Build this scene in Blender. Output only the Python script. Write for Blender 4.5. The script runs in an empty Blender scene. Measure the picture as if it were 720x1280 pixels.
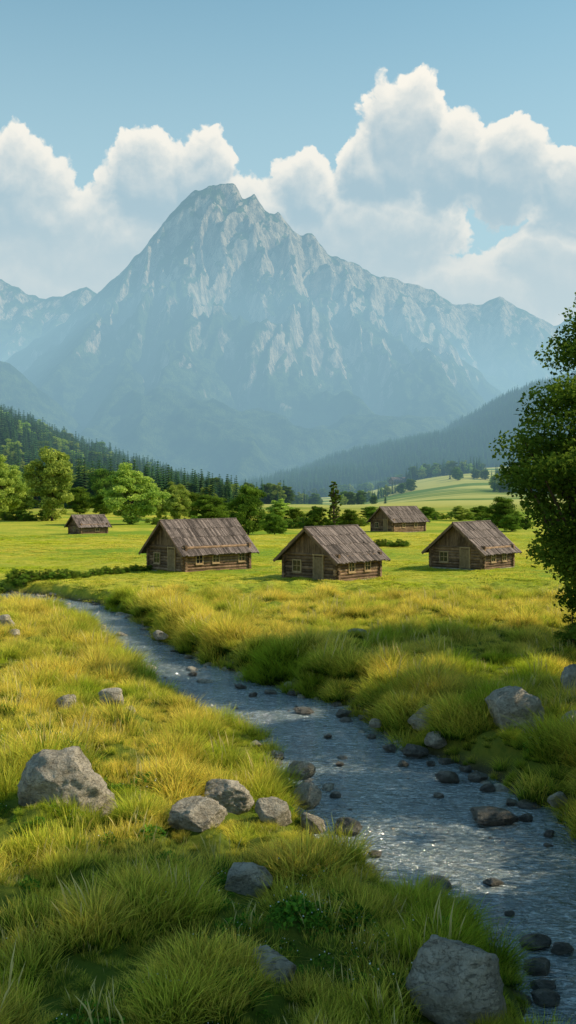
import bpy, bmesh, math, random
import numpy as np
from mathutils import Vector, noise as mnoise
random.seed(3); RNG=np.random.default_rng(5)
SC=bpy.context.scene
F=1229.0
# ---------------------------------------------------------------- noise
def _h(ix,iy,seed):
    n=(ix.astype(np.int64)*374761393+iy.astype(np.int64)*668265263+seed*1442695041)&0xffffffff
    n=((n^(n>>13))*1274126177)&0xffffffff
    n=((n^(n>>15))*2246822519)&0xffffffff
    return (n^(n>>16))/4294967296.0
def perlin(x,y,seed=0):
    x=np.asarray(x,float);y=np.asarray(y,float)
    x0=np.floor(x);y0=np.floor(y);fx=x-x0;fy=y-y0
    def g(ix,iy,dx,dy):
        a=_h(ix,iy,seed)*2*np.pi
        return np.cos(a)*dx+np.sin(a)*dy
    u=fx**3*(fx*(fx*6-15)+10);v=fy**3*(fy*(fy*6-15)+10)
    a=g(x0,y0,fx,fy);b=g(x0+1,y0,fx-1,fy);c=g(x0,y0+1,fx,fy-1);d=g(x0+1,y0+1,fx-1,fy-1)
    return 1.4*((a*(1-u)+b*u)*(1-v)+(c*(1-u)+d*u)*v)
def fbm(x,y,o=4,seed=0,gain=.5):
    s=0;a=1
    for i in range(o):
        s=s+a*perlin(x*2**i,y*2**i,seed+i*7);a*=gain
    return s
def ridged(x,y,o=5,seed=0,gain=.5):
    s=0;a=1;w=1
    for i in range(o):
        n=1-np.abs(perlin(x*2**i,y*2**i,seed+i*11));n=n*n
        s=s+a*n*w;w=np.clip(n*1.4,0,1);a*=gain
    return s
def ss(x,a,b):
    t=np.clip((x-a)/(b-a),0,1);return t*t*(3-2*t)
# ---------------------------------------------------------------- stream plan (metres)
LB=[(3.5,-30),(3.5,6),(3.6,12),(3.8,14.3),(3.5,15.8),(2.9,17.1),(1.8,18.8),(.85,20.6),(.35,22.8),(.35,25.6),(-.1,28.2),(-1.4,31.5),(-3.1,34.1),(-5.4,38.7),(-7.8,44.7),(-10.1,52.5),(-12.8,58),(-17.3,64),(-22.5,69),(-32,74.5),(-50,79.5),(-110,87.5)]
RB=[(6.7,-30),(6.7,8),(6.6,14),(6.8,16),(7.0,17.1),(7.0,18.5),(6.9,20.1),(6.6,22),(5.7,24.3),(4.5,27.1),(3.6,29.7),(2.6,32.8),(1.5,35.2),(-1.6,39.8),(-4.6,45.7),(-7.4,53.2),(-9.8,60.2),(-13.5,67),(-19,73),(-31,79.5),(-50,85),(-110,93)]
POLY=np.array(LB+RB[::-1],float)
def stream_sd(x,y):
    shp=np.shape(x);x=np.ravel(x).astype(float);y=np.ravel(y).astype(float)
    dm=np.full(x.shape,1e9);ins=np.zeros(x.shape,bool)
    P=POLY;n=len(P)
    for i in range(n):
        a=P[i];b=P[(i+1)%n];e=b-a;L=e@e
        t=np.clip(((x-a[0])*e[0]+(y-a[1])*e[1])/L,0,1)
        d=np.hypot(x-a[0]-t*e[0],y-a[1]-t*e[1]);dm=np.minimum(dm,d)
        c=((a[1]>y)!=(b[1]>y))
        with np.errstate(divide='ignore',invalid='ignore'):
            xi=(b[0]-a[0])*(y-a[1])/(b[1]-a[1]+1e-12)+a[0]
        ins^=c&(x<xi)
    s=np.where(ins,-dm,dm)
    s=s+.45*fbm(x*.5,y*.5,3,21)
    return s.reshape(shp)
def leftness(x,y):
    cy=[-30,8,16,20,24,30,36,45,53,62,72,90];cx=[5,5,5,4.4,3,1.6,-1,-6,-9,-13,-22,-90]
    return np.where(x<np.interp(y,cy,cx),1.0,0.0)
WZ=-.62
def ground_h(x,y,sd=None):
    x=np.asarray(x,float);y=np.asarray(y,float)
    if sd is None: sd=stream_sd(x,y)
    lf=leftness(x,y)
    near=1-ss(y,60,110)
    z=.22*fbm(x*.08,y*.08,3,1)+near*(.40*np.abs(fbm(x*.5,y*.5,3,4))-.04)*ss(sd,.6,2.0)
    z=z*(1-ss(np.abs(y-82),14,4)*0.5)
    z=np.maximum(z,-.3)
    z=z+near*(1-lf)*.35*ss(sd,.3,1.4)+near*lf*.3*ss(sd,2,6)-.22*near*lf*(1-ss(sd,.5,4))
    b=ss(sd,-.5,1.0)
    z=-1.15*(1-b)+z*b
    q=x/np.maximum(y,1)
    z=z+30*ss(y,330,1000)*ss(q,.03,.2)+3*ss(y,160,500)*fbm(x*.006,y*.004,3,8)
    return z
# ---------------------------------------------------------------- node helpers
def nd(nt,t,ins=None,**pr):
    n=nt.nodes.new(t)
    for k,v in pr.items(): setattr(n,k,v)
    for k,v in (ins or {}).items():
        s=n.inputs[k]
        if isinstance(v,bpy.types.NodeSocket): nt.links.new(v,s)
        else: s.default_value=v
    return n
def M(nt,op,a,b=0.0,c=0.0,clamp=False):
    n=nd(nt,'ShaderNodeMath',{0:a,1:b,2:c},operation=op,use_clamp=clamp);return n.outputs[0]
def MR(nt,v,a,b,c=0.0,d=1.0,smooth=True):
    n=nd(nt,'ShaderNodeMapRange',{0:v,1:a,2:b,3:c,4:d});n.interpolation_type='SMOOTHSTEP' if smooth else 'LINEAR'
    return n.outputs[0]
def MIX(nt,f,a,b,mode='MIX'):
    n=nt.nodes.new('ShaderNodeMix');n.data_type='RGBA';n.blend_type=mode
    for i,v in ((0,f),(6,a),(7,b)):
        if isinstance(v,bpy.types.NodeSocket): nt.links.new(v,n.inputs[i])
        else:
            n.inputs[i].default_value=v if i==0 else (tuple(v)+(1,) if len(v)==3 else v)
    return n.outputs[2]
def NOISE(nt,vec,scale,detail=4,rough=.55,dist=0):
    n=nd(nt,'ShaderNodeTexNoise',{'Scale':scale,'Detail':detail,'Roughness':rough,'Distortion':dist})
    if vec is not None: nt.links.new(vec,n.inputs['Vector'])
    return n.outputs[0]
def mat(name):
    m=bpy.data.materials.new(name);m.use_nodes=True;nt=m.node_tree
    for n in list(nt.nodes): nt.nodes.remove(n)
    out=nt.nodes.new('ShaderNodeOutputMaterial')
    return m,nt,out
def POS(nt): return nd(nt,'ShaderNodeNewGeometry').outputs['Position']
def SCV(nt,v,s):
    n=nd(nt,'ShaderNodeVectorMath',{0:v,1:s},operation='MULTIPLY');return n.outputs[0]
def BUMP(nt,h,st,dist):
    return nd(nt,'ShaderNodeBump',{'Height':h,'Strength':st,'Distance':dist}).outputs[0]
def ATT(nt,name,typ='GEOMETRY'):
    return nd(nt,'ShaderNodeAttribute',attribute_name=name,attribute_type=typ).outputs['Fac']
def principled(nt,out,col,rough=.8,normal=None,spec=.3,**k):
    b=nd(nt,'ShaderNodeBsdfPrincipled',{'Base Color':col if isinstance(col,bpy.types.NodeSocket) else tuple(col)+(1,),'Roughness':rough,'Specular IOR Level':spec})
    if normal is not None: nt.links.new(normal,b.inputs['Normal'])
    for kk,v in k.items(): b.inputs[kk].default_value=v
    nt.links.new(b.outputs[0],out.inputs['Surface']);return b
def leafy(nt,out,col,trans=.35,rough=.6,tcol=None):
    d=nd(nt,'ShaderNodeBsdfDiffuse',{'Color':col})
    t=nd(nt,'ShaderNodeBsdfTranslucent',{'Color':tcol if tcol is not None else col})
    m=nd(nt,'ShaderNodeMixShader',{0:trans,1:d.outputs[0],2:t.outputs[0]})
    nt.links.new(m.outputs[0],out.inputs['Surface'])
# ---------------------------------------------------------------- materials
def m_ground():
    m,nt,o=mat('meadow_ground');p=POS(nt)
    a=NOISE(nt,SCV(nt,p,(.02,.05,0)),1,4);b=NOISE(nt,p,.35,5);c=NOISE(nt,p,3,7,.75)
    col=MIX(nt,MR(nt,a,.37,.58),(.21,.32,.02),(.60,.51,.06))  # stretched yellow and green bands: cloud light and shade put into the colour
    col=MIX(nt,MR(nt,b,.4,.65,0,.55),col,(.24,.34,.025))
    col=MIX(nt,MR(nt,c,.40,.68,0,.65),col,(.08,.14,.015))
    far=MR(nt,nd(nt,'ShaderNodeSeparateXYZ',{0:p}).outputs[1],300,420)
    st=NOISE(nt,SCV(nt,p,(.006,.02,0)),1,3)
    fc=MIX(nt,MR(nt,st,.42,.56),(.14,.23,.035),(.54,.51,.14))
    col=MIX(nt,far,col,fc)
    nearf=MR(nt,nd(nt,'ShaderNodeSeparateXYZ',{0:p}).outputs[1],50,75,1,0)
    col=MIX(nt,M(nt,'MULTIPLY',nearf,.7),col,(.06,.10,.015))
    vf=MR(nt,nd(nt,'ShaderNodeSeparateXYZ',{0:p}).outputs[1],1000,1400)
    col=MIX(nt,vf,col,(.03,.055,.025))
    w=MR(nt,ATT(nt,'bank'),.15,.7,1,0)
    mud=MIX(nt,NOISE(nt,p,8,4),(.05,.04,.025),(.13,.11,.08))
    col=MIX(nt,w,col,mud)
    principled(nt,o,col,.95,BUMP(nt,NOISE(nt,p,5,7,.75),.9,.15),.1);return m
def m_grass(name,base,mid,tip,gold,tr=.4):
    m,nt,o=mat(name);p=POS(nt);t=ATT(nt,'t');r=nd(nt,'ShaderNodeObjectInfo').outputs['Random'];g=ATT(nt,'grn','INSTANCER')
    bl=ATT(nt,'br')
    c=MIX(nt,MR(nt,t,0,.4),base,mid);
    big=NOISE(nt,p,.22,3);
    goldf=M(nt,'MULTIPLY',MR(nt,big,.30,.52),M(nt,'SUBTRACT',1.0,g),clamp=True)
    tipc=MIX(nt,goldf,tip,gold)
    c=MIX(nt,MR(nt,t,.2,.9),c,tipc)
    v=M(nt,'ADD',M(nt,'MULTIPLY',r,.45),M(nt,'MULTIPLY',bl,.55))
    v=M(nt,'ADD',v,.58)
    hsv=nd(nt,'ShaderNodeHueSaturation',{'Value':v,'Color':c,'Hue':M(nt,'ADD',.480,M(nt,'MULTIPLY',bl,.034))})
    leafy(nt,o,hsv.outputs[0],tr);return m
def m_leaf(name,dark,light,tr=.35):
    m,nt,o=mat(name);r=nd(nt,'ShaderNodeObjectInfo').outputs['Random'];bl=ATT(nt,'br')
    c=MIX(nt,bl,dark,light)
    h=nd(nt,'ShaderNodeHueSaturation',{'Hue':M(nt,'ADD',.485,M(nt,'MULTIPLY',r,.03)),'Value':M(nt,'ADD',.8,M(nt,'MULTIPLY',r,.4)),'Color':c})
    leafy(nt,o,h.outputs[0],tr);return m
def m_bark():
    m,nt,o=mat('bark');p=POS(nt);n=NOISE(nt,SCV(nt,p,(6,6,1)),1,5)
    principled(nt,o,MIX(nt,n,(.05,.035,.025),(.16,.12,.09)),.9,BUMP(nt,n,.6,.05),.1);return m
def m_rock(name,a,b,moss=.3,wet=False):
    m,nt,o=mat(name);g=nd(nt,'ShaderNodeNewGeometry');p=g.outputs['Position']
    n1=NOISE(nt,p,2.2,8,.68);n2=NOISE(nt,p,16,6,.72);n4=NOISE(nt,SCV(nt,p,(1,1,3)),3.5,6,.6,1.0)
    c=MIX(nt,MR(nt,n1,.35,.65),a,b)
    c=MIX(nt,MR(nt,n2,.48,.72,0,.6),c,tuple(x*.45 for x in a))
    cr=MR(nt,M(nt,'ABSOLUTE',M(nt,'SUBTRACT',n4,.5)),0,.018,1,0)
    c=MIX(nt,M(nt,'MULTIPLY',cr,.4),c,(.07,.06,.05))
    n3=NOISE(nt,p,1.3,5,.7)
    nz=nd(nt,'ShaderNodeSeparateXYZ',{0:g.outputs['Normal']}).outputs[2]
    if moss>0:
        mf=M(nt,'MULTIPLY',MR(nt,n3,.54,.64),MR(nt,nz,-.2,.6,1,.4))
        c=MIX(nt,M(nt,'MULTIPLY',mf,moss),c,(.07,.09,.025))
    hh=M(nt,'ADD',M(nt,'ADD',M(nt,'MULTIPLY',n1,1.2),M(nt,'MULTIPLY',n2,.45)),M(nt,'MULTIPLY',cr,-.2))
    principled(nt,o,c,.35 if wet else .88,BUMP(nt,hh,1.0,.22),.5 if wet else .2);return m
def m_wood(name,a,b,axis=(1,1,8),lo=.65,am=.7):
    m,nt,o=mat(name);tc=nd(nt,'ShaderNodeTexCoord').outputs['Object']
    n=NOISE(nt,SCV(nt,tc,axis),2.5,6,.7);n2=NOISE(nt,tc,1.2,3);r=ATT(nt,'br')
    c=MIX(nt,MR(nt,n,.3,.7),a,b);c=MIX(nt,MR(nt,n2,.45,.7,0,.5),c,tuple(x*.5 for x in a))
    v=nd(nt,'ShaderNodeHueSaturation',{'Value':M(nt,'ADD',lo,M(nt,'MULTIPLY',r,am)),'Color':c})
    principled(nt,o,v.outputs[0],.85,BUMP(nt,n,.5,.03),.15);return m
def m_water():
    m,nt,o=mat('stream_water');p=POS(nt)
    w1=NOISE(nt,SCV(nt,p,(.8,1.1,1)),1.7,3,.5,.8);w2=NOISE(nt,SCV(nt,p,(.9,2.0,1)),4.2,4,.6,.7);w3=NOISE(nt,p,.45,2)
    h=M(nt,'ADD',M(nt,'MULTIPLY',w1,.9),M(nt,'MULTIPLY',w2,.7))
    f1=NOISE(nt,SCV(nt,p,(1.0,2.2,1)),3.4,7,.70,1.8)
    ft=M(nt,'MULTIPLY',MR(nt,f1,.49,.63),MR(nt,w3,.28,.60,.3,1))
    c=MIX(nt,MR(nt,w3,.35,.7),(.12,.165,.185),(.22,.26,.26))
    c=MIX(nt,M(nt,'MULTIPLY',ft,.66),c,(.90,.95,.97))
    b=principled(nt,o,c,.07,BUMP(nt,h,1.0,.28),1.0);b.inputs['IOR'].default_value=2.0
    return m
def m_mountain(name,rk=1.0,sc=1.0):
    m,nt,o=mat(name);p=POS(nt);a=ATT(nt,'rock')
    n=NOISE(nt,SCV(nt,p,(.016,.008,.0035)),1,8,.68,.6);n2=NOISE(nt,p,.03,6,.65);n3=NOISE(nt,SCV(nt,p,(.05,.04,.007)),1,6,.72)
    f=MR(nt,M(nt,'ADD',a,M(nt,'MULTIPLY',M(nt,'SUBTRACT',n,.5),1.6)),.42,.60)
    rock=MIX(nt,MR(nt,n3,.38,.62),(.14,.13,.115),(.56,.48,.38))
    veg=MIX(nt,MR(nt,n2,.35,.65),(.020,.046,.026),(.09,.14,.05))
    c=MIX(nt,M(nt,'MULTIPLY',f,rk),veg,rock)
    hh=M(nt,'ADD',M(nt,'MULTIPLY',n3,1.5),n2)
    principled(nt,o,c,.95,BUMP(nt,hh,1.0,22*sc),.05);return m
def m_forest():
    m,nt,o=mat('forest_floor');p=POS(nt);n=NOISE(nt,p,.06,6,.7)
    principled(nt,o,MIX(nt,n,(.02,.05,.018),(.08,.13,.035)),.95,BUMP(nt,n,1,3),.05);return m
MG=m_ground()
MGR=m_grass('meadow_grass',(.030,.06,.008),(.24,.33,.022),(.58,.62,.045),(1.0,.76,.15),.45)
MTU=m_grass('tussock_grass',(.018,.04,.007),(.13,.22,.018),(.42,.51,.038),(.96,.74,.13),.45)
MLW=m_leaf('weed_leaf',(.05,.14,.02),(.22,.38,.04))
MLF=m_leaf('broad_leaf',(.04,.095,.013),(.23,.34,.04))
MLL=m_leaf('light_leaf',(.20,.33,.05),(.54,.64,.13))
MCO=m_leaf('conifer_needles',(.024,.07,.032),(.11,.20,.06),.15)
MST,nt,o=mat('straw_stalk');leafy(nt,o,MIX(nt,ATT(nt,'t'),(.25,.27,.05),(.85,.68,.30)),.3)
MBK=m_bark()
MRK=m_rock('boulder_stone',(.37,.32,.255),(.66,.58,.48),.35)
MRD=m_rock('river_stone',(.09,.08,.07),(.22,.20,.17),.25,True)
MLG=m_wood('log_wood',(.13,.08,.05),(.35,.22,.135),(1,1,1),.5,.9)
MGB=m_wood('board_wood',(.11,.07,.045),(.26,.165,.10),(6,6,.8))
MRF=m_wood('shingle_wood',(.10,.078,.070),(.24,.185,.168),(3,3,3),.45,1.1)
MFR=m_wood('frame_wood',(.34,.23,.12),(.50,.35,.20),(2,2,2))
MFLW,nt,o=mat('white_petal');principled(nt,o,(.8,.8,.75),.6)
MGL,nt,o=mat('window_glass');principled(nt,o,(.02,.022,.025),.08,None,.5)
MW=m_water()
# ---------------------------------------------------------------- mesh helpers
def mesh_np(name,V,Fs,mats,attrs=None,midx=None,smooth=False):
    me=bpy.data.meshes.new(name);V=np.asarray(V,np.float32)
    me.vertices.add(len(V));me.vertices.foreach_set('co',V.ravel())
    loops=np.concatenate([np.asarray(f,np.int32).ravel() for f in Fs])
    tot=np.concatenate([np.full(len(f),np.asarray(f).shape[1],np.int32) for f in Fs])
    st=np.concatenate([[0],np.cumsum(tot)[:-1]]).astype(np.int32)
    me.loops.add(len(loops));me.loops.foreach_set('vertex_index',loops)
    me.polygons.add(len(tot));me.polygons.foreach_set('loop_start',st)
    try: me.polygons.foreach_set('loop_total',tot)
    except Exception: pass
    if midx is not None: me.polygons.foreach_set('material_index',np.asarray(midx,np.int32))
    me.update(calc_edges=True)
    me.polygons.foreach_set('use_smooth',np.full(len(tot),smooth))
    for m in mats: me.materials.append(m)
    for k,a in (attrs or {}).items():
        at=me.attributes.new(k,'FLOAT','POINT');at.data.foreach_set('value',np.asarray(a,np.float32))
    me.validate();return me
def obj(name,me,loc=(0,0,0),rot=(0,0,0),scale=(1,1,1),link=True):
    o=bpy.data.objects.new(name,me);o.location=loc;o.rotation_euler=rot;o.scale=scale
    if link: SC.collection.objects.link(o)
    return o
def gridmesh(name,X,Y,Z,mats,attrs=None,smooth=True):
    ny,nx=X.shape;V=np.stack([X.ravel(),Y.ravel(),Z.ravel()],1)
    i=np.arange(ny*nx).reshape(ny,nx)
    Fq=np.stack([i[:-1,:-1].ravel(),i[:-1,1:].ravel(),i[1:,1:].ravel(),i[1:,:-1].ravel()],1)
    return mesh_np(name,V,[Fq],mats,attrs,None,smooth)
def scatter(name,P,R,S,I,coll,grn=None):
    me=bpy.data.meshes.new(name);P=np.asarray(P,np.float32);n=len(P)
    me.vertices.add(n);me.vertices.foreach_set('co',P.ravel())
    for k,t,a,f in (('rot','FLOAT_VECTOR',R,'vector'),('scl','FLOAT_VECTOR',S,'vector'),('idx','INT',I,'value'),('grn','FLOAT',grn if grn is not None else np.zeros(n),'value')):
        at=me.attributes.new(k,t,'POINT');at.data.foreach_set(f,np.asarray(a,np.int32 if t=='INT' else np.float32).ravel())
    o=obj(name,me)
    ng=bpy.data.node_groups.new(name,'GeometryNodeTree')
    ng.interface.new_socket('Geometry',in_out='INPUT',socket_type='NodeSocketGeometry')
    ng.interface.new_socket('Geometry',in_out='OUTPUT',socket_type='NodeSocketGeometry')
    gi=ng.nodes.new('NodeGroupInput');go=ng.nodes.new('NodeGroupOutput')
    ci=ng.nodes.new('GeometryNodeCollectionInfo');ci.inputs[0].default_value=coll;ci.inputs[1].default_value=True;ci.inputs[2].default_value=True
    ip=ng.nodes.new('GeometryNodeInstanceOnPoints')
    def na(nm,dt):
        a=ng.nodes.new('GeometryNodeInputNamedAttribute');a.data_type=dt;a.inputs[0].default_value=nm;return a.outputs[0]
    er=ng.nodes.new('FunctionNodeEulerToRotation')
    L=ng.links.new
    L(gi.outputs[0],ip.inputs['Points']);L(ci.outputs[0],ip.inputs['Instance']);ip.inputs['Pick Instance'].default_value=True
    L(na('idx','INT'),ip.inputs['Instance Index']);L(na('rot','FLOAT_VECTOR'),er.inputs[0]);L(er.outputs[0],ip.inputs['Rotation'])
    L(na('scl','FLOAT_VECTOR'),ip.inputs['Scale']);L(ip.outputs[0],go.inputs[0])
    md=o.modifiers.new('scatter','NODES');md.node_group=ng
    return o
def coll(name,meshes):
    c=bpy.data.collections.new(name)
    for i,me in enumerate(meshes):
        o=bpy.data.objects.new('%s_%02d'%(name,i),me);c.objects.link(o)
    return c
# ---------------------------------------------------------------- ground
def geo(a,b,n,first):
    t=np.linspace(0,1,n);k=3.5
    return a+(b-a)*(np.exp(k*t*2)-1)/(np.exp(k*2)-1)
ys=np.concatenate([np.arange(-60,8,2),np.arange(8,72,.17),geo(72,9500,150,.2)])
xr=geo(20,7000,75,.2);xs=np.concatenate([-xr[::-1],np.arange(-19.8,19.9,.17),xr])
X,Y=np.meshgrid(xs,ys);SD=stream_sd(X,Y);Z=ground_h(X,Y,SD)
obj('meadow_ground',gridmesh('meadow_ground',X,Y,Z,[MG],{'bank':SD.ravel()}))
wx=np.linspace(-110,9,60);wy=np.linspace(-30,95,60);X,Y=np.meshgrid(wx,wy)
obj('stream_water',gridmesh('stream_water',X,Y,X*0+WZ,[MW]))
# ---------------------------------------------------------------- grass tufts
def tuft(nb,rad,h,lean,w,seed,hv=.5,flower=0):
    r=np.random.default_rng(seed)
    V=[];T=[];B=[];Q=[];TR=[];mi=[]
    for b in range(nb):
        a=r.uniform(0,2*np.pi);rr=rad*math.sqrt(r.random());bx,by=rr*math.cos(a),rr*math.sin(a)
        da=a+r.normal(0,.9);dx,dy=math.cos(da),math.sin(da)
        hh=h*(1-hv*r.random())*(1-.35*(rr/rad)**2);ln=lean*(.3+r.random()*.9)*(.4+.8*rr/rad)
        wa=r.uniform(0,np.pi);wx_,wy_=math.cos(wa)*w*.5,math.sin(wa)*w*.5
        n0=len(V);br=r.random()
        for k,t in enumerate((0,.35,.7,1)):
            cx=bx+dx*ln*hh*t**1.8;cy=by+dy*ln*hh*t**1.8;cz=hh*(t-.28*ln*t*t)-.04
            ww=(1,.85,.55,0)[k] if not flower else (.6,.5,2.2,0)[k]
            if k<3:
                V+=[(cx-wx_*ww,cy-wy_*ww,cz),(cx+wx_*ww,cy+wy_*ww,cz)];T+=[t,t];B+=[br,br]
            else: V.append((cx,cy,cz));T.append(1);B.append(br)
        Q+=[(n0,n0+1,n0+3,n0+2),(n0+2,n0+3,n0+5,n0+4)];TR.append((n0+4,n0+5,n0+6))
    mi=[0]*len(Q)+[0]*len(TR)
    return V,T,B,Q,TR,mi
def tuftmesh(name,m,**k):
    V,T,B,Q,TR,mi=tuft(**k)
    return mesh_np(name,V,[np.array(Q),np.array(TR)],[m],{'t':T,'br':B},mi)
tm=[]
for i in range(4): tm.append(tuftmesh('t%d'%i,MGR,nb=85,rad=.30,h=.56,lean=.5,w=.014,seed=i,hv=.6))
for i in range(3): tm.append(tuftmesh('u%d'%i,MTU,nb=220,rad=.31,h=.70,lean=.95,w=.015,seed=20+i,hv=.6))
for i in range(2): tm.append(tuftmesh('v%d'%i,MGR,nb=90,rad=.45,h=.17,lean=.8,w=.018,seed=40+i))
def leafquads(C,nrm_bias,size,r,asp=.6):
    n=len(C);d=r.normal(size=(n,3));d[:,2]*=.7;d/=np.linalg.norm(d,axis=1)[:,None]
    e=r.normal(size=(n,3));e-=d*(e*d).sum(1)[:,None];e/=np.linalg.norm(e,axis=1)[:,None]
    s=(size*r.uniform(.6,1.3,n))[:,None]
    V=np.stack([C-d*s*.5,C+e*s*.5*asp+np.cross(d,e)*s*.1,C+d*s*.5,C-e*s*.5*asp+np.cross(d,e)*s*.1],1)
    return V.reshape(-1,3)
def weed(seed,flower=False):
    r=np.random.default_rng(seed);n=150
    a=r.uniform(0,6.28,n);q=np.sqrt(r.random(n))*.34
    C=np.stack([q*np.cos(a),q*np.sin(a),.28*(1-(q/.4)**2)*r.random(n)**.4],1)
    V=leafquads(C,0,.075,r,.7);Fq=np.arange(len(V)).reshape(-1,4)
    br=np.repeat(r.random(n),4)
    mi=[0]*n
    if flower:
        m=8;a=r.uniform(0,6.28,m);q=np.sqrt(r.random(m))*.34
        C2=np.stack([q*np.cos(a),q*np.sin(a),.3*(1-(q/.45)**2)+.03],1)
        V2=leafquads(C2,0,.028,r,1.);V=np.concatenate([V,V2]);Fq=np.arange(len(V)).reshape(-1,4);br=np.concatenate([br,np.ones(4*m)]);mi+= [1]*m
    return mesh_np('weed',V,[Fq],[MLW,MFLW],{'br':br,'t':np.ones(len(V))},mi)
tm.append(weed(1));tm.append(weed(2,True))
tm.append(tuftmesh('stalk',MST,nb=12,rad=.35,h=.95,lean=.30,w=.010,seed=77,hv=.35,flower=1))
CG=coll('grass_tuft',tm)
def samp(n,y0,y1,k=.33,m=3.0):
    y=RNG.uniform(y0,y1,n*3);x=RNG.uniform(-1,1,n*3)*(k*y1+m)
    ok=np.abs(x)<k*y+m
    return x[ok][:n],y[ok][:n]
def dens_area(y0,y1,k=.33,m=3.0): return k*(y1*y1-y0*y0)+2*m*(y1-y0)
PX,PY,SX,IX,GN_=[],[],[],[],[]
for (y0,y1,de) in ((9,22,21),(22,38,15),(38,64,10)):
    n=int(dens_area(y0,y1)*de);x,y=samp(n,y0,y1)
    n=len(x);sd=stream_sd(x,y);lf=leftness(x,y)
    clump=fbm(x*.6,y*.6,3,55)
    ok=(sd>.08);x,y,sd,clump,lf=x[ok],y[ok],sd[ok],clump[ok],lf[ok];n=len(x);u=RNG.random(n)
    lfn=lf*(1-ss(y,33,42))
    bank=(1-ss(sd,1.0,2.8))
    ptus=np.clip(.08+.8*bank*(1-.4*lfn)+.6*ss(clump,.15,.45),0,.93)
    idx=np.where(u<ptus,4+RNG.integers(0,3,n),RNG.integers(0,4,n))
    patch=np.exp(-((x-.3)**2/1.6+(y-15.2)**2/2.2))+.7*np.exp(-((x+4.6)**2/1.2+(y-18.6)**2/1.0))
    wd=(RNG.random(n)<.02+.3*ss(fbm(x*.3,y*.3,2,77),.2,.5)+.7*patch)&(sd>.8)&(y<30)
    idx=np.where(wd,9+(RNG.random(n)<.4),idx)
    stk=(RNG.random(n)<.05)&(sd>.6)
    idx=np.where(stk,11,idx)
    s=RNG.uniform(.5,1.2,n)*(.84+1.05*np.clip(clump,-.55,.75))*(1+(.85-.8*lfn)*bank)
    s=np.where((lfn>.5)&(sd<1.6)&(y>16),s*.75,s)
    far=ss(y,58,68)
    s=np.clip(s,.30,2.0)*(1-.4*far)
    s=np.where(sd<.45,s*.8,s)
    s=np.where(y<16,np.minimum(s,1.25),s)
    s=np.where(wd,np.clip(s,.7,1.2),s)
    PX.append(x);PY.append(y);SX.append(s);IX.append(idx);GN_.append(np.clip(.45*(1-ss(sd,.4,1.8))+.25*(y<17)+.45*ss(fbm(x*.25,y*.25,2,99),.0,.45)+RNG.normal(0,.18,n),0,1))
n=int(dens_area(64,160)*2.3);x,y=samp(n,64,160);n=len(x);sd=stream_sd(x,y);ok=sd>.3
x,y,sd=x[ok],y[ok],sd[ok];n=len(x)
PX.append(x);PY.append(y);SX.append(RNG.uniform(.6,1.5,n)*(1+.8*np.clip(fbm(x*.2,y*.1,3,33),-.4,1)));IX.append(7+RNG.integers(0,2,n));GN_.append(np.clip(.35+.9*fbm(x*.06,y*.04,2,34)+RNG.normal(0,.2,n),0,1))
x=np.concatenate(PX);y=np.concatenate(PY);s=np.concatenate(SX);I=np.concatenate(IX);g=np.concatenate(GN_)
ROCKS=[# px,basepy,wpx,hpx,land(1)/water(0)
(78,1040,124,86,1),(245,1052,76,38,1),(285,1008,66,44,1),(342,1024,48,36,1),(375,953,42,26,1),(383,984,36,30,1),(391,1014,34,24,1),(308,1120,66,46,1),
(578,1262,130,108,1),(336,1240,66,44,1),(82,893,30,22,1),(137,882,34,24,1),(161,892,16,18,1),(532,898,42,32,1),(547,914,28,20,1),(648,926,76,58,1),(722,884,34,38,1),(722,930,34,32,1),
(448,811,26,11,1),(200,787,20,12,1),(6,795,22,15,1),(14,806,18,12,1),(2,786,20,12,1),(700,984,26,20,1),(470,890,16,10,1),
(622,1036,64,20,0),(562,982,28,15,0),(522,950,34,17,0),(430,898,22,10,0),(380,894,26,8,0),(488,942,18,10,0),(620,1111,24,9,0),(675,1193,42,15,0),(707,1199,32,15,0),(677,1224,36,17,0),(686,1246,32,12,0),(688,1264,36,16,0),
(437,1046,36,20,0),(600,980,26,12,0),(612,992,20,10,0),(480,905,18,8,0),(455,902,14,7,0),(505,960,14,8,0),(300,862,16,7,0),(316,872,12,6,0),(240,846,12,6,0),(550,1000,14,6,0),(470,1075,18,8,0),(112,778,16,6,0),(95,772,12,5,0),(345,850,10,5,0),(640,1010,18,8,0),(420,1000,16,8,0),(425,960,12,6,0),(640,1150,14,6,0),(410,925,12,6,0),(660,1030,20,10,0),(690,1050,18,9,0),(585,968,16,9,0),(540,960,12,7,0),(465,925,12,6,0)]
RW=[]
for (px,by,w,h,l) in ROCKS:
    H=6.85 if l else 7+(-WZ)
    d=H*F/(by-615);xx=(px-360)*d/F;RW.append((xx,d+ .25*w*d/F,w*d/F,h*d/F,l))
keep=np.ones(len(x),bool)
for (rx,ry,w,h,l) in RW:
    if l:
        keep&=~(np.hypot((x-rx),(y-ry)/.8)<w*.46)
        fr=(np.abs(x-rx)<w*.55)&(y<ry)&(y>ry-w*.5-1.3)
        s=np.where(fr,s*.42,s)
CABS=[(249,718,5.0,7.0,47,2.1,4.4,3),(415,730,5.2,5.2,42,2.0,4.1,2),(590,715,5.2,5.0,42,1.9,4.1,2),(498,665,5.2,8.0,50,2.3,4.5,2),(110,668,3.8,4.8,50,1.7,3.2,1)]
CW=[]
for (px,by,W,L,a,wh,rh,nw) in CABS:
    d=7*F/(by-615)+2.6;CW.append(((px-360)*d/F,d,W,L,a,wh,rh,nw))
for c in CW: keep&=np.hypot(x-c[0],y-c[1])>min(c[2],c[3])*.55
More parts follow.
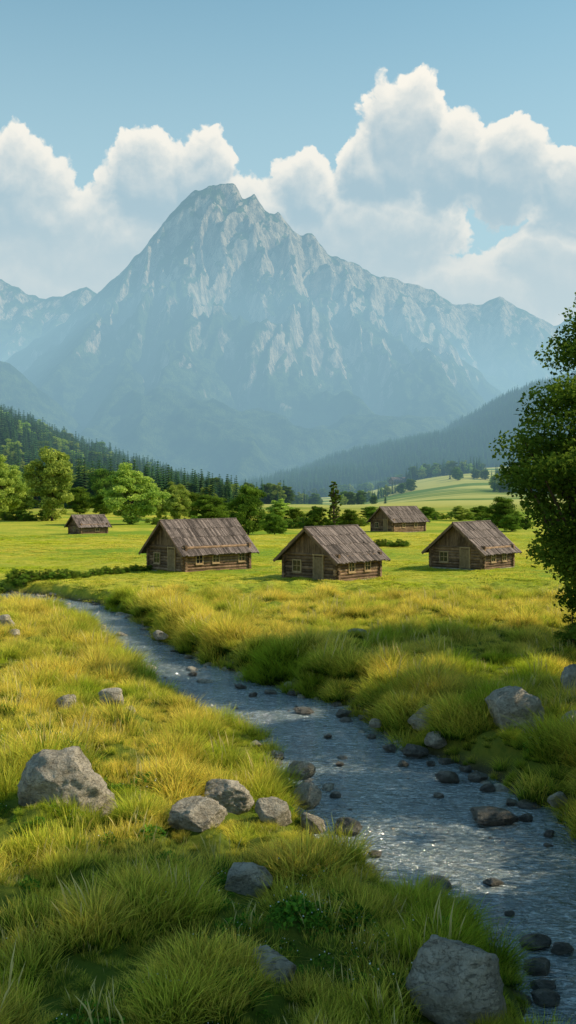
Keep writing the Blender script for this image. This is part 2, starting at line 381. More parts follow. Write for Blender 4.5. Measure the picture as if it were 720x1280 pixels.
x,y,s,I,g=x[keep],y[keep],s[keep],I[keep],g[keep];n=len(x)
z=ground_h(x,y)-.02
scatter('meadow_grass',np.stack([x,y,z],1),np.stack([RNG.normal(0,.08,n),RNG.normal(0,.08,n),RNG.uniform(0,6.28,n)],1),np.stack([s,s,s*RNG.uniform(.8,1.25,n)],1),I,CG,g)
print('grass instances',n)
# ---------------------------------------------------------------- rocks
def rockmesh(seed,m,sub=4,cuts=9,rough=.16):
    bm=bmesh.new();bmesh.ops.create_icosphere(bm,subdivisions=sub,radius=1)
    r=random.Random(seed);off=Vector((r.uniform(0,50),r.uniform(0,50),r.uniform(0,50)))
    pl=[]
    for i in range(cuts):
        v=Vector((r.gauss(0,1),r.gauss(0,1),r.gauss(.1,.7))).normalized();pl.append((v,r.uniform(.50,.85)))
    for v in bm.verts:
        p=v.co.copy();p*=1+.25*mnoise.noise(p*1.1+off)
        for nrm,dd in pl:
            e=p.dot(nrm)-dd
            if e>0: p-=nrm*e*.93
        q=p.copy()
        p+=v.normal*(rough*.35*mnoise.noise(q*3+off)+rough*.30*mnoise.noise(q*7+off)+rough*.17*mnoise.noise(q*16+off))
        v.co=p
    me=bpy.data.meshes.new('rock');bm.to_mesh(me);bm.free()
    co=np.empty(len(me.vertices)*3,np.float32);me.vertices.foreach_get('co',co);co=co.reshape(-1,3)
    mn,mx=co.min(0),co.max(0);co=(co-(mn+mx)/2)/((mx-mn)/2);me.vertices.foreach_set('co',co.ravel())
    me.polygons.foreach_set('use_smooth',np.full(len(me.polygons),True));me.materials.append(m);me.update();return me
for i,(rx,ry,w,h,l) in enumerate(RW):
    big=w>.9
    me=rockmesh(100+i,MRK if l else MRD,5 if big else 4)
    zb=float(ground_h(rx,ry)) if l else WZ
    if l and zb<-.3: zb=-.35
    hz=h*.56
    obj('boulder' if w>.7 and l else 'river_stone' if not l else 'stone',me,(rx,ry,zb+h*.36),(0,0,random.uniform(-.4,.4)),(w*.5,w*.42,hz))
pm=[rockmesh(300+i,MRD if i%2 else MRK,2,6) for i in range(5)]
CP=coll('pebble',pm)
x,y=samp(30000,12,75);sd=stream_sd(x,y)
pr=np.exp(-((sd-.12)/.30)**2)*.48+ (sd<0)*.016
ok=RNG.random(len(x))<pr;x,y,sd=x[ok],y[ok],sd[ok];n=len(x)
s=.04+.20*RNG.random(n)**3;s=np.where(sd<-.1,s*1.3,s)
z=np.where(sd<0,WZ-.01,np.maximum(ground_h(x,y),WZ))
scatter('stream_pebbles',np.stack([x,y,z],1),np.stack([RNG.uniform(-.3,.3,n),RNG.uniform(-.3,.3,n),RNG.uniform(0,6.28,n)],1),np.stack([s*1.2,s,s*.6],1),RNG.choice([0,1,3,4,2,1,3],n),CP)
# ---------------------------------------------------------------- cabins
def box(L,x0,x1,y0,y1,z0,z1,br=None,rot=None):
    n=len(L['v']);P=[(x0,y0,z0),(x1,y0,z0),(x1,y1,z0),(x0,y1,z0),(x0,y0,z1),(x1,y0,z1),(x1,y1,z1),(x0,y1,z1)]
    if rot: P=[rot(p) for p in P]
    L['v']+=P;L['f']+=[(n,n+3,n+2,n+1),(n+4,n+5,n+6,n+7),(n,n+1,n+5,n+4),(n+1,n+2,n+6,n+5),(n+2,n+3,n+7,n+6),(n+3,n,n+4,n+7)]
    L['b']+=[random.random() if br is None else br]*8
def logc(L,p0,p1,r,ns=8):
    p0=Vector(p0);p1=Vector(p1);d=(p1-p0).normalized();u=d.orthogonal().normalized();w=d.cross(u);n=len(L['v']);b=random.random()
    for k,p in enumerate((p0,p1)):
        rr=r*random.uniform(.92,1.05)
        for i in range(ns):
            a=2*math.pi*i/ns;q=p+u*rr*math.cos(a)+w*rr*math.sin(a);L['v'].append(tuple(q));L['b'].append(b)
    for i in range(ns):
        j=(i+1)%ns;L['f'].append((n+i,n+j,n+ns+j,n+ns+i))
    L['f'].append(tuple(n+i for i in range(ns))[::-1]);L['f'].append(tuple(n+ns+i for i in range(ns)))
def newL(): return {'v':[],'f':[],'b':[]}
def fin(name,L,m,par):
    me=bpy.data.meshes.new(name);me.from_pydata(L['v'],[],L['f']);me.materials.append(m)
    at=me.attributes.new('br','FLOAT','POINT');at.data.foreach_set('value',np.array(L['b'],np.float32))
    bm=bmesh.new();bm.from_mesh(me);bmesh.ops.recalc_face_normals(bm,faces=bm.faces);bm.to_mesh(me);bm.free()
    o=obj(name,me);o.parent=par;return o
def cabin(cx,cy,W,L,a,wh,rh,nw):
    e=bpy.data.objects.new('log_cabin',None);SC.collection.objects.link(e)
    e.location=(cx,cy,float(ground_h(cx,cy))-.05);e.rotation_euler=(0,0,-math.radians(a))
    w2,l2=W/2,L/2;r=.135;st=.25
    A=newL();k=0;z=.12
    while z<wh+.05:
        logc(A,(-w2,-l2-.28,z),(-w2,l2+.28,z),r);logc(A,(w2,-l2-.28,z),(w2,l2+.28,z),r)
        logc(A,(-w2-.28,-l2,z+st/2),(w2+.28,-l2,z+st/2),r);logc(A,(-w2-.28,l2,z+st/2),(w2+.28,l2,z+st/2),r);z+=st
    fin('log_walls',A,MLG,e)
    core=newL();box(core,-w2+.03,w2-.03,-l2+.03,l2-.03,-.3,wh+.05,.1);fin('wall_core',core,MGB,e)
    st_=newL()
    for s in (-1,1):
        yy=-l2-.15
        while yy<l2+.1:
            d=random.uniform(.3,.5);box(st_,s*w2-.2,s*w2+.2,yy,min(yy+d-.02,l2+.2),-.35,.06);yy+=d
        xx=-w2+.22
        while xx<w2-.25:
            d=random.uniform(.3,.5);box(st_,xx,min(xx+d-.02,w2-.22),s*l2-.18,s*l2+.18,-.35,.08);xx+=d
    fin('stone_footing',st_,MRK,e)
    G=newL();sl=(rh-wh)/w2
    for s in (-1,1):
        x=-w2
        while x<w2-.01:
            x1=min(x+.2,w2)
            dz=random.uniform(0,.03);y0=s*(l2+.02+dz);y1=s*(l2+.10+dz)
            ha=rh-.12-abs(x)*sl;hb=rh-.12-abs(x1)*sl
            n=len(G['v']);ya,yb=min(y0,y1),max(y0,y1)
            G['v']+=[(x+.008,ya,wh-.05),(x1-.008,ya,wh-.05),(x1-.008,yb,wh-.05),(x+.008,yb,wh-.05),(x+.008,ya,ha),(x1-.008,ya,hb),(x1-.008,yb,hb),(x+.008,yb,ha)]
            G['f']+=[(n,n+3,n+2,n+1),(n+4,n+5,n+6,n+7),(n,n+1,n+5,n+4),(n+1,n+2,n+6,n+5),(n+2,n+3,n+7,n+6),(n+3,n,n+4,n+7)];G['b']+=[random.random()]*8
            x=x1
        n=len(G['v']);yy=s*(l2-.05)
        G['v']+=[(-w2,yy,wh),(w2,yy,wh),(0,yy,rh-.13)];G['f'].append((n,n+1,n+2));G['b']+=[.1]*3
    logc(G,(-w2-.1,-l2-.12,wh+.02),(w2+.1,-l2-.12,wh+.02),.09)
    fin('gable_boards',G,MGB,e)
    R=newL();ang=math.atan(sl);ov=.65;oy=.7;slen=(w2+ov)/math.cos(ang);rows=4;rl=slen/rows
    for s in (-1,1):
        def T(p,s=s):
            u,yv,t=p
            return (s*(u*math.cos(ang)+t*math.sin(ang)),yv,rh-u*math.sin(ang)+t*math.cos(ang))
        box(R,.0,slen-.05,-l2-oy+.05,l2+oy-.05,-.10,-.02,.05,T)
        for k in range(rows):
            yv=-l2-oy
            while yv<l2+oy-.05:
                wd=random.uniform(.12,.26);y1=min(yv+wd,l2+oy);u0=k*rl-.05 if k else 0;u1=(k+1)*rl+random.uniform(-.06,.10)
                tt=random.uniform(0,.035);n=len(R['v']);b=random.random()
                for (u,t) in ((u0,-.02),(u1,-.015)):
                    R['v']+=[T((u,yv+.012,t)),T((u,y1-.012,t))];
                for (u,t) in ((u0,.005+tt),(u1,.04+tt)):
                    R['v']+=[T((u,yv+.012,t)),T((u,y1-.012,t))]
                R['b']+=[b]*8
                R['f']+=[(n,n+1,n+3,n+2),(n+4,n+5,n+7,n+6),(n,n+1,n+5,n+4),(n+2,n+3,n+7,n+6),(n,n+2,n+6,n+4),(n+1,n+3,n+7,n+5)]
                yv=y1
    logc(R,(0,-l2-oy-.03,rh+.03),(0,l2+oy+.03,rh+.03),.06,6)
    fin('shingle_roof',R,MRF,e)
    Bd=newL()
    for s in (-1,1):
        for yy in (-l2-oy-.04,l2+oy):
            def T2(p,s=s):
                u,yv,t=p
                return (s*(u*math.cos(ang)+t*math.sin(ang)),yv,rh-u*math.sin(ang)+t*math.cos(ang))
            box(Bd,.02,slen+.02,yy,yy+.04,-.2,.01,.5,T2)
    fin('barge_boards',Bd,MGB,e)
    Fm=newL();Gs=newL()
    def window(side,c,zc,ww,hh):
        def put(Lx,u0,u1,z0,z1,d0,d1,b=.5):
            if side=='g': box(Lx,c+u0,c+u1,-l2-d1,-l2-d0,zc+z0,zc+z1,b)
            else: box(Lx,w2+d0,w2+d1,c+u0,c+u1,zc+z0,zc+z1,b)
        a_,b_=ww/2,hh/2
        put(Gs,-a_,a_,-b_,b_,.10,.15)
        put(Fm,-a_-.09,-a_,-b_-.09,b_+.09,.08,.20);put(Fm,a_,a_+.09,-b_-.09,b_+.09,.08,.20)
        put(Fm,-a_,a_,b_,b_+.09,.08,.195);put(Fm,-a_-.12,a_+.12,-b_-.15,-b_-.09,.08,.24);put(Fm,-a_,a_,-b_-.089,-b_,.08,.195)
        put(Fm,-.02,.02,-b_,b_,.12,.175);put(Fm,-a_,-.021,-.02,.02,.12,.172);put(Fm,.021,a_,-.02,.02,.12,.172)
    zc=wh*.55
    if W>4.5:
        window('g',-W*.24,zc,.75,.8)
        box(Gs,W*.10,W*.10+.85,-l2-.19,-l2-.10,.12,wh-.12,.2)
        for q in range(5): box(Fm,W*.10+.02+q*.165,W*.10+.165*(q+1),-l2-.215,-l2-.192,.14,wh-.14,.0)
        for q in (W*.10-.1,W*.10+.85): box(Fm,q,q+.1,-l2-.23,-l2-.08,.08,wh-.02,.4)
        box(Fm,W*.1-.14,W*.1+.99,-l2-.235,-l2-.08,wh-.018,wh+.08,.4)
    else: window('g',0,zc,.6,.6)
    for i in range(nw):
        window('s',-l2+L*(i+.5+.12*(-1)**i)/nw,zc,.62,.66)
    fin('window_frames',Fm,MFR,e);fin('window_glass',Gs,MGL,e)
for c in CW: cabin(*c)
hx,hy=92,820.
cabin(hx,hy,7,14,60,3,6,1)
# ---------------------------------------------------------------- trees
def tube(V,Q,MI,p0,p1,r0,r1,ns=7):
    p0=Vector(p0);p1=Vector(p1);d=(p1-p0).normalized();u=d.orthogonal().normalized();w=d.cross(u);n=len(V)
    for p,r in ((p0,r0),(p1,r1)):
        for i in range(ns):
            a=2*math.pi*i/ns;V.append(tuple(p+u*r*math.cos(a)+w*r*math.sin(a)))
    for i in range(ns):
        j=(i+1)%ns;Q.append((n+i,n+j,n+ns+j,n+ns+i))
def treemesh(name,h,r,seed,ncl,nlv,lsize,m,z0=.12,squash=1.0,column=False):
    R=np.random.default_rng(seed);rd=random.Random(seed)
    cz=h*(z0+1)/2;hz=h*(1-z0)/2
    C=[]
    while len(C)<ncl:
        p=R.normal(size=3);p/=np.linalg.norm(p);q=p*(R.random()**.4)
        lump=1+.28*math.sin(3*math.atan2(q[1],q[0])+seed)+.18*math.sin(5*q[2]+seed*2)
        tp=1-.25*max(q[2],0)
        C.append((q[0]*r*.82*lump*tp,q[1]*r*.82*lump*tp,cz+q[2]*hz*.88))
    C=np.array(C)
    V=[];Q=[];tr=h*.022
    pts=[(0,0,-.3)]
    for k in range(1,6): pts.append((rd.gauss(0,.012*h),rd.gauss(0,.012*h),h*.17*k))
    for k in range(5): tube(V,Q,None,pts[k],pts[k+1],tr*(1-k*.18)+.02,tr*(1-(k+1)*.18)+.02,8)
    for c in C[::max(1,len(C)//45)]:
        b=pts[min(5,max(1,int((c[2]*.7)/(h*.17))))]
        mid=((b[0]+c[0])/2+rd.gauss(0,.03*h),(b[1]+c[1])/2+rd.gauss(0,.03*h),(b[2]+c[2])/2-.01*h)
        tube(V,Q,None,b,mid,tr*.4,tr*.25,5);tube(V,Q,None,mid,tuple(c),tr*.25,tr*.08,5)
    nb=len(Q);nv=len(V)
    per=nlv//ncl;LC=[];LB_=[]
    for c in C:
        rc=r*R.uniform(.16,.30)*(.6 if column else 1);k=int(per*R.uniform(.6,1.4))
        g=R.normal(size=(k,3));g/=np.linalg.norm(g,axis=1)[:,None];g*=(R.random(k)**.45)[:,None]
        g[:,2]*=.6
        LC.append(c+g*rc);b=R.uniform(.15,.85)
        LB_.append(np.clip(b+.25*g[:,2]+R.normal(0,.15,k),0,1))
    LC=np.concatenate(LC);LB_=np.concatenate(LB_)
    V2=leafquads(LC,0,lsize,R,.65)
    Q2=np.arange(len(V2)).reshape(-1,4)+nv
    VV=np.concatenate([np.array(V),V2]);QQ=np.concatenate([np.array(Q),Q2])
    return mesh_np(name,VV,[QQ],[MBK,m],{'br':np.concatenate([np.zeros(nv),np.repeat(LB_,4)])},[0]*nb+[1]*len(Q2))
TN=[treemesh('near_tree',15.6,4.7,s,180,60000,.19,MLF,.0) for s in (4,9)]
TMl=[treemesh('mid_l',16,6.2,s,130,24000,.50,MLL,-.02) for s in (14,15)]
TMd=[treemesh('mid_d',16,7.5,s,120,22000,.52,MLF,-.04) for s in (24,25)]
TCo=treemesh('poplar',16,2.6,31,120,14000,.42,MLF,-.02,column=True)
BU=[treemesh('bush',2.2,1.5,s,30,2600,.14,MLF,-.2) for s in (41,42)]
def put(name,me,x,y,s,rz=None,dz=0,sx=1):
    return obj(name,me,(x,y,float(ground_h(x,y))+dz),(0,0,random.uniform(0,6.28) if rz is None else rz),(s*sx,s*sx,s))
put('broadleaf_tree',TN[0],13.0,40,1.0,.6)
put('broadleaf_tree',TN[1],17.0,44,.85,2)
put('broadleaf_tree',TN[1],16.8,32,.88,1)
put('broadleaf_tree',TN[0],13.8,25.5,.70,3)
put('broadleaf_tree',TN[1],12.2,17.6,.92,4,0,.85)
put('broadleaf_tree',TN[0],10.8,13.8,1.0,2.2,0,.85)
put('broadleaf_tree',TN[1],10.5,9.8,.95,5,0,.9)
for (bx_,by_,bs_) in ((12.3,38.6,1.1),(13.6,37.4,1.2),(11.7,40.3,.8)): put('shrub',BU[0],bx_,by_,bs_)
for (px,by,hp,wp,k) in [(2,650,84,50,'l'),(65,652,97,62,'l'),(163,656,82,68,'l'),(222,651,46,34,'l'),(200,650,42,24,'l'),(262,654,40,50,'d'),(310,667,66,52,'d'),(343,668,30,32,'d'),(395,660,30,30,'d'),(437,661,26,26,'d'),(628,659,42,40,'d'),(370,655,22,30,'d'),(180,648,34,24,'l'),(130,646,34,34,'d'),(20,645,34,44,'d'),(285,650,24,26,'l'),(640,664,24,26,'d'),(575,650,20,28,'l'),(465,650,18,30,'d'),(100,645,36,36,'d'),(240,648,34,30,'d'),(350,648,26,30,'l'),(600,648,18,30,'d'),(535,649,18,26,'d')]:
    d=7*F/(by-615);xx=(px-360)*d/F;hh=hp*d/F;ww=wp*d/F
    me=random.choice(TMl if k=='l' else TMd);s=hh/16;rr=6.2 if k=='l' else 7.5
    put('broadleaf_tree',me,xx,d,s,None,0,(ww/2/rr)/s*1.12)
d=7*F/45.;put('poplar_tree',TCo,(418-360)*d/F,d,66*d/F/16,None,0,1.0)
CB=coll('shrub_part',BU);P=[];S=[]
def hedge(px0,py0,px1,py1,n,hpx,jit=.5):
    for i in range(n):
        t=(i+random.random())/n;px=px0+(px1-px0)*t;py=py0+(py1-py0)*t;d=7*F/(py-615)+random.gauss(0,jit)
        xx=(px-360)*d/F;s=hpx*d/F/2.1*random.uniform(.6,1.2);P.append((xx,d,float(ground_h(xx,d))));S.append(s)
hedge(-20,731,90,728,26,13);hedge(90,727,190,716,26,9)
hedge(470,684,512,684,12,10,.8);hedge(320,664,352,662,8,14);hedge(600,655,660,660,12,18,2)
hedge(355,660,460,656,18,13,3);hedge(480,650,640,648,22,9,5);hedge(180,655,260,655,10,10,3);hedge(0,652,60,652,10,12,3)
P=np.array(P);S=np.array(S);n=len(P)
scatter('hedge_shrubs',P,np.stack([np.zeros(n),np.zeros(n),RNG.uniform(0,6.28,n)],1),np.stack([S*1.2,S*1.2,S],1),RNG.integers(0,2,n),CB)
def conifer(seed):
    R=random.Random(seed);V=[];Q=[];b=[];tube(V,Q,None,(0,0,-1),(0,0,17),.28,.04,5);b+=[0]*len(V);nb=len(Q)
    L=17
    for k in range(L):
        z=1.3+k*(18-1.3)/L;rad=3.3*(1-(z-1)/17.8)**.85*R.uniform(.85,1.1)+.15;nbh=9
        for j in range(nbh):
            a=6.283*j/nbh+R.uniform(-.25,.25)+k;rr=rad*R.uniform(.7,1.15);ca,sa=math.cos(a),math.sin(a);wd=rr*.36+.12
            n=len(V);dr=.38*rr
            V+=[(0,0,z+.25),(ca*rr*.55-sa*wd,sa*rr*.55+ca*wd,z-dr*.6+R.uniform(-.1,.1)),(ca*rr,sa*rr,z-dr),(ca*rr*.55+sa*wd,sa*rr*.55-ca*wd,z-dr*.6+R.uniform(-.1,.1))]
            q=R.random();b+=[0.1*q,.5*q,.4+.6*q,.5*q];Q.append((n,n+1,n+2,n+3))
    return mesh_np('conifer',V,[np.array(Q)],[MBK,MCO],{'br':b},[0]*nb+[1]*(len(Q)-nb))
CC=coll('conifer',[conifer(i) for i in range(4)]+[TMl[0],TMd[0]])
def hillL(x,y):
    fx=np.interp(x,[-900,-300,-176,-127,-78,-30,30],[190,85,42,21,7,-1,-12])
    return fx*ss(y,330,600)+6*fbm(x*.01,y*.01,3,31)*ss(y,340,450)*ss(-x,-10,80)-1.5
X,Y=np.meshgrid(np.linspace(-900,60,160),np.linspace(300,1300,140));Z=hillL(X,Y);Z=Z-40*ss(Y,1000,1300)
MFO=m_forest()
obj('forest_hill',gridmesh('forest_hill',X,Y,Z,[MFO]))
n=9000;x=RNG.uniform(-430,20,n);y=330+RNG.random(n)**.8*420
edge=fbm(x*.02,y*.0+3,3,66)
ok=(y>352+22*edge-.0*x)&(x/y<-.052+.012*edge)&(x/y>-.42);x,y=x[ok],y[ok];n=len(x)
z=np.maximum(hillL(x,y),ground_h(x,y))-.3;s=RNG.uniform(.6,1.1,n)*(1-.35*ss(x/y,-.15,-.05))
idx=RNG.integers(0,4,n);lf=RNG.random(n)<.06;idx=np.where(lf,4+RNG.integers(0,2,n),idx)
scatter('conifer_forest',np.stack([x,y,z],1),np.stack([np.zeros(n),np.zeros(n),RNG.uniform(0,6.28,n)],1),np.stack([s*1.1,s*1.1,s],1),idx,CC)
def hillR(x,y):
    S=np.interp(x,[-160,-37,49,146,244,342,440,700,1300],[-25,14,42,72,97,150,183,262,420])
    yr=1500+.25*(x-200)
    return S*ss(y,yr-620,yr)+ 10*fbm(x*.006,y*.006,4,41)*ss(y,1000,1300)-3
X,Y=np.meshgrid(np.linspace(-160,1300,200),np.linspace(860,2300,160));Z=hillR(X,Y)-150*ss(Y,1900,2300)
obj('forest_hill',gridmesh('forest_hill_r',X,Y,Z,[MFO]))
n=15000;x=RNG.uniform(-80,700,n);y=RNG.uniform(980,1640,n);q=x/y
cl=fbm(x*.006,y*.009,3,71)
ok=(np.abs(q)<.36)&((y>1130+60*cl+.12*x)|(cl>.35));x,y=x[ok],y[ok];n=len(x)
z=np.maximum(hillR(x,y),ground_h(x,y))-.5;s=RNG.uniform(.55,.95,n)
scatter('conifer_forest',np.stack([x,y,z],1),np.stack([np.zeros(n),np.zeros(n),RNG.uniform(0,6.28,n)],1),np.stack([s*1.2,s*1.2,s],1),RNG.integers(0,4,n),CC)
px=[];py=[];ps=[];pi=[]
for (qa,ya,qb,yb,nn,sz) in ((.12,820,.20,800,60,.7),(.06,600,.13,640,30,.45),(.16,700,.27,640,30,.55),(-.03,560,.03,600,70,.55),(.02,900,.15,980,80,.6),(.21,520,.3,500,40,.6),(-.06,420,.0,430,32,.55),(.05,450,.1,470,14,.4),(-.06,520,.0,700,50,.6)):
    for i in range(nn):
        t=random.random();yy=ya+(yb-ya)*t+random.gauss(0,8);qq=qa+(qb-qa)*t;px.append(qq*yy);py.append(yy);ps.append(sz*random.uniform(.6,1.2));pi.append(random.choice([0,1,2,3,4,5,5]))
px=np.array(px);py=np.array(py);ps=np.array(ps);n=len(px);z=ground_h(px,py)
z=np.where(py>860,np.maximum(z,hillR(px,py)),z)
scatter('tree_belt',np.stack([px,py,z],1),np.stack([np.zeros(n),np.zeros(n),RNG.uniform(0,6.28,n)],1),np.stack([ps,ps,ps],1),pi,CC)
# ---------------------------------------------------------------- mountains
def drop(d,k=1.25,c=1500): return k*d/(1+d/c)
def ridgeH(X,Y,poly,k,c):
    H=np.full(X.shape,-1e4);D=np.full(X.shape,1e9)
    for i in range(len(poly)-1):
        a=np.array(poly[i][:2],float);b=np.array(poly[i+1][:2],float);e=b-a
        t=np.clip(((X-a[0])*e[0]+(Y-a[1])*e[1])/(e@e),0,1);d=np.hypot(X-a[0]-t*e[0],Y-a[1]-t*e[1])
        h=poly[i][2]*(1-t)+poly[i+1][2]*t-drop(d,k,c)
        H=np.maximum(H,h);D=np.minimum(D,d)
    return H,D
def sil(pts,d): return [((p-360)*d/F,d,(615-q)/F*d+7) for p,q in pts]
def mountain(name,ridge,spurs,x0,x1,y0,y1,nx,ny,amp,fr,m,seed,k=1.25,c=1500,rb=0):
    X,Y=np.meshgrid(np.linspace(x0,x1,nx),np.linspace(y0,y1,ny))
    wx_=60*fbm(X*.004,Y*.004,3,seed+1);wy_=60*fbm(X*.004,Y*.004,3,seed+2)
    H,D=ridgeH(X,Y,ridge,k,c);D0=D
    for sp in spurs:
        h2,d2=ridgeH(X+wx_,Y+wy_,sp,k*1.1,c)
        h2=h2-90*(1-ss(D0,0,220))
        dd=np.clip(.5+.5*(h2-H)/50,0,1);H=H*(1-dd)+h2*dd+50*dd*(1-dd)*.5;D=np.minimum(D,d2+60)
    f=.04+.96*ss(D,0,280);f2=.22+.78*ss(D0,0,160)
    r1=ridged((X+wx_)*fr,(Y+wy_)*fr*.45,3,seed,.45)-1.35
    r2=ridged((X+.6*wx_)*fr*3.0,(Y+wy_)*fr*.75,4,seed+5,.55)-1.10
    H2=H+amp*r1*f*ss(H,-80,250)
    H2=H2+amp*.45*r2*f2*ss(H,100,480)
    H2=H2+14+12*fbm(X*.012,Y*.012,4,seed+9)
    crest=np.interp(X,[p[0] for p in ridge],[p[2] for p in ridge])
    yr=ridge[0][1]
    H2=np.minimum(H2,crest+12+10*fbm(X*.02,Y*.02,3,seed+13)-.48*np.abs(Y-yr))
    gy,gx=np.gradient(H2,(y1-y0)/ny,(x1-x0)/nx);sl=np.hypot(gx,gy)
    rock=ss(sl,.8,2.0)*.55+ss(H2,380,900)*.32-ss(H2,300,60)*.45-.08+rb+.16*ss(X,-350,200)*ss(H2,150,400)
    e=ss(Y,y0,y0+450)*ss(X,x0,x0+400)*ss(-X,-x1,-x1+400)
    H2=(H2+60)*e-60
    me=gridmesh(name,X,Y,np.maximum(H2,-60),[m],{'rock':rock.ravel()},True);return obj(name,me)
MM=m_mountain('mountain_rock')
main=sil([(-200,590),(-130,545),(-40,490),(20,448),(60,422),(110,386),(150,350),(185,312),(205,286),(228,256),(244,241),(262,234),(280,236),(294,239),(304,256),(318,249),(332,270),(348,274),(372,299),(390,296),(410,320),(450,340),(480,354),(520,384),(560,430),(620,490),(700,560),(780,610)],3200)
sp=[[(-234,3200,960),(-130,2980,740),(-60,2750,540),(20,2500,380),(120,2250,200),(180,1950,40)],
    [(60,3200,800),(150,3000,620),(230,2750,440),(350,2450,250),(430,2150,90)],
    [(-430,3200,740),(-500,2980,450),(-580,2650,260),(-640,2350,120)],
    [(-234,3200,940),(-300,2980,640),(-320,2750,420),(-310,2450,260),(-260,2150,90)],
    [(330,3200,660),(440,2950,490),(560,2650,320),(700,2300,120)],
    [(-90,3200,860),(30,3000,650),(60,2800,420)],
    [(200,3200,720),(300,3000,550),(400,2800,360)],
    [(-700,2700,220),(-300,2150,110),(0,2000,110),(400,2100,130),(900,2300,230)]]
mountain('rocky_mountain',main,sp,-1900,1500,1500,3900,620,440,165,.0026,MM,7)
far=sil([(-400,300),(-250,330),(-150,310),(-60,335),(-10,348),(12,358),(35,370),(60,378),(85,372),(108,362),(130,376),(200,420),(300,430),(420,400),(480,348),(510,358),(540,366),(565,382),(600,384),(622,374),(640,384),(662,396),(690,410),(715,400),(760,370),(820,380),(900,340),(1100,380)],4700)
mountain('far_mountains',far,[[far[9],(far[9][0]-100,4200,500),(far[9][0]-50,3700,150)],[far[20],(far[20][0]-60,4200,480),(far[20][0]-160,3800,150)],[far[4],(far[4][0]+60,4300,560)]],-3700,3700,3300,5600,460,180,110,.0022,MM,17,1.0,2200,.08)
fl=sil([(-500,380),(-300,400),(-120,420),(0,455),(28,470),(48,488),(60,500),(90,528),(140,575),(200,600)],2100)
mountain('foothill',fl,[],-1700,200,1300,2700,200,140,45,.006,MM,27,.9,1500,.05)
# ---------------------------------------------------------------- valley haze (absorbing volume; scattered light put in as its own glow)
bm=bmesh.new();bmesh.ops.create_cube(bm,size=1);me=bpy.data.meshes.new('valley_haze');bm.to_mesh(me);bm.free()
m,nt,o=mat('haze_glow')
rho=.00048
ab=nd(nt,'ShaderNodeVolumeAbsorption',{'Color':(.22,.10,0,1),'Density':rho})
em=nd(nt,'ShaderNodeEmission',{'Color':(.40*.78,.625*.9,.71,1),'Strength':rho})
ad=nd(nt,'ShaderNodeAddShader',{0:ab.outputs[0],1:em.outputs[0]});nt.links.new(ad.outputs[0],o.inputs['Volume']);me.materials.append(m)
obj('valley_haze',me,(0,4350,230),(0,0,0),(9600,8000,620))
# ---------------------------------------------------------------- sun, sky
EL=math.radians(37);AZ=math.atan2(1,.12)
sv=Vector((math.sin(AZ)*math.cos(EL),math.cos(AZ)*math.cos(EL),math.sin(EL)))
sl=bpy.data.lights.new('sun','SUN');sl.energy=5.0;sl.angle=math.radians(.5);sl.color=(1,.87,.61)
so=bpy.data.objects.new('sun',sl);SC.collection.objects.link(so);so.rotation_euler=sv.to_track_quat('Z','Y').to_euler();so.location=(60,20,80)
W=bpy.data.worlds.new('World');SC.world=W;W.use_nodes=True;nt=W.node_tree
for n_ in list(nt.nodes): nt.nodes.remove(n_)
out=nt.nodes.new('ShaderNodeOutputWorld')
sky=nd(nt,'ShaderNodeTexSky');sky.sky_type='NISHITA';sky.sun_disc=False;sky.sun_elevation=EL;sky.sun_rotation=AZ;sky.air_density=1.0;sky.dust_density=.5;sky.ozone_density=1.2
skc=MIX(nt,1.0,sky.outputs[0],(.80,1.14,1.0),'MULTIPLY')
bg=nd(nt,'ShaderNodeBackground',{'Color':skc,'Strength':.145})
D=nd(nt,'ShaderNodeTexCoord').outputs['Generated'];sx=nd(nt,'ShaderNodeSeparateXYZ',{0:D})
dx,dy,dz=sx.outputs
U=M(nt,'ARCTAN2',dx,dy);Vv=M(nt,'DIVIDE',dz,M(nt,'SQRT',M(nt,'ADD',M(nt,'ADD',M(nt,'MULTIPLY',dx,dx),M(nt,'MULTIPLY',dy,dy)),.0001)))
BL=[(25,256,90,86),(75,290,80,60),(185,236,66,76),(245,222,56,64),(300,266,80,62),(385,244,46,54),(505,184,70,90),(455,215,46,58),(560,214,72,70),(635,226,66,76),(700,258,60,60),(450,300,150,70),(110,320,180,80),(570,368,110,46),(690,345,90,56),(60,380,260,70),(640,430,260,50),(-160,260,160,110),(900,260,130,120),(1100,330,250,90),(-420,330,200,90)]
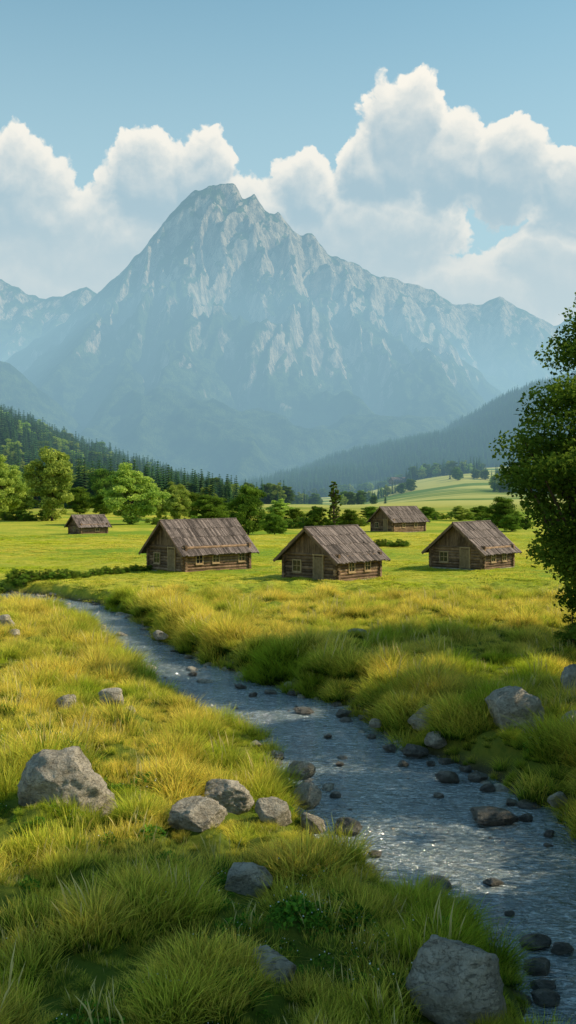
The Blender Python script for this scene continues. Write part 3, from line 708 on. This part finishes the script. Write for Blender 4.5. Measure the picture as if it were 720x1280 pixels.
def field(u,v):
    P=nd(nt,'ShaderNodeCombineXYZ',{0:u,1:v,2:0.0}).outputs[0]
    wn=nd(nt,'ShaderNodeTexNoise',{'Vector':P,'Scale':13.,'Detail':6.,'Roughness':.58},noise_dimensions='2D').outputs['Color']
    P2=nd(nt,'ShaderNodeVectorMath',{0:wn,1:(.05,.05,0),2:P},operation='MULTIPLY_ADD').outputs[0]
    s2=nd(nt,'ShaderNodeSeparateXYZ',{0:P2}).outputs
    uu=M(nt,'SUBTRACT',s2[0],.025);vv=M(nt,'SUBTRACT',s2[1],.025)
    E=None
    for (a,b,rx,ry) in BL:
        q=M(nt,'MULTIPLY',M(nt,'SUBTRACT',uu,(a-360)/F),F/rx);w=M(nt,'MULTIPLY',M(nt,'SUBTRACT',vv,(615-b)/F),F/ry)
        e=M(nt,'SUBTRACT',M(nt,'SUBTRACT',1.0,M(nt,'MULTIPLY',q,q)),M(nt,'MULTIPLY',w,w))
        E=e if E is None else nd(nt,'ShaderNodeMath',{0:E,1:e,2:.12},operation='SMOOTH_MAX').outputs[0]
    E=M(nt,'MAXIMUM',E,-1.5)
    vo=nd(nt,'ShaderNodeTexVoronoi',{'Vector':P2,'Scale':26.,'Detail':3.,'Roughness':.5,'Lacunarity':2.1,'Smoothness':.25},feature='SMOOTH_F1',normalize=True,voronoi_dimensions='2D').outputs['Distance']
    bil=M(nt,'MULTIPLY',M(nt,'SUBTRACT',.28,vo),2.3)
    return E,bil
E0,n0=field(U,Vv)
E1,n1=field(M(nt,'ADD',U,.003),M(nt,'ADD',Vv,.014))
d0=M(nt,'ADD',M(nt,'MINIMUM',E0,.8),M(nt,'MULTIPLY',n0,.6))
alpha=MR(nt,d0,.0,.18)
alpha=M(nt,'MULTIPLY',alpha,MR(nt,Vv,.0,.05))
rim=MR(nt,d0,.05,.75,1,0)
lit=M(nt,'ADD',M(nt,'MULTIPLY',M(nt,'SUBTRACT',n0,n1),M(nt,'ADD',.18,M(nt,'MULTIPLY',rim,.45))),M(nt,'MULTIPLY',M(nt,'SUBTRACT',E0,E1),.85))
lit=M(nt,'ADD',M(nt,'ADD',lit,M(nt,'MULTIPLY',rim,.42)),.02)
lit=MR(nt,lit,-.18,.70,0,1)
cc=MIX(nt,lit,(.40,.50,.57),(1.22,1.09,.91))
low=MR(nt,Vv,.30,.16)
cc=MIX(nt,M(nt,'MULTIPLY',low,.6),cc,(.97,.86,.75))
cb=nd(nt,'ShaderNodeBackground',{'Color':cc,'Strength':1.0})
hz=nd(nt,'ShaderNodeBackground',{'Color':(.62,.79,.84,1),'Strength':.95})
ms0=nd(nt,'ShaderNodeMixShader',{0:M(nt,'MULTIPLY',MR(nt,Vv,.58,.1),.8),1:bg.outputs[0],2:hz.outputs[0]})
ms=nd(nt,'ShaderNodeMixShader',{0:alpha,1:ms0.outputs[0],2:cb.outputs[0]})
nt.links.new(ms.outputs[0],out.inputs['Surface'])
# ---------------------------------------------------------------- camera
cam=bpy.data.cameras.new('camera');cam.sensor_fit='VERTICAL';cam.sensor_height=24;cam.lens=24*F/1280;cam.clip_end=30000;cam.clip_start=.1
co=bpy.data.objects.new('camera',cam);SC.collection.objects.link(co);co.location=(0,0,7);co.rotation_euler=(math.radians(90-math.degrees(math.atan(25/F))),0,0);SC.camera=co
SC.view_settings.view_transform='Standard';SC.view_settings.look='None';SC.view_settings.exposure=0
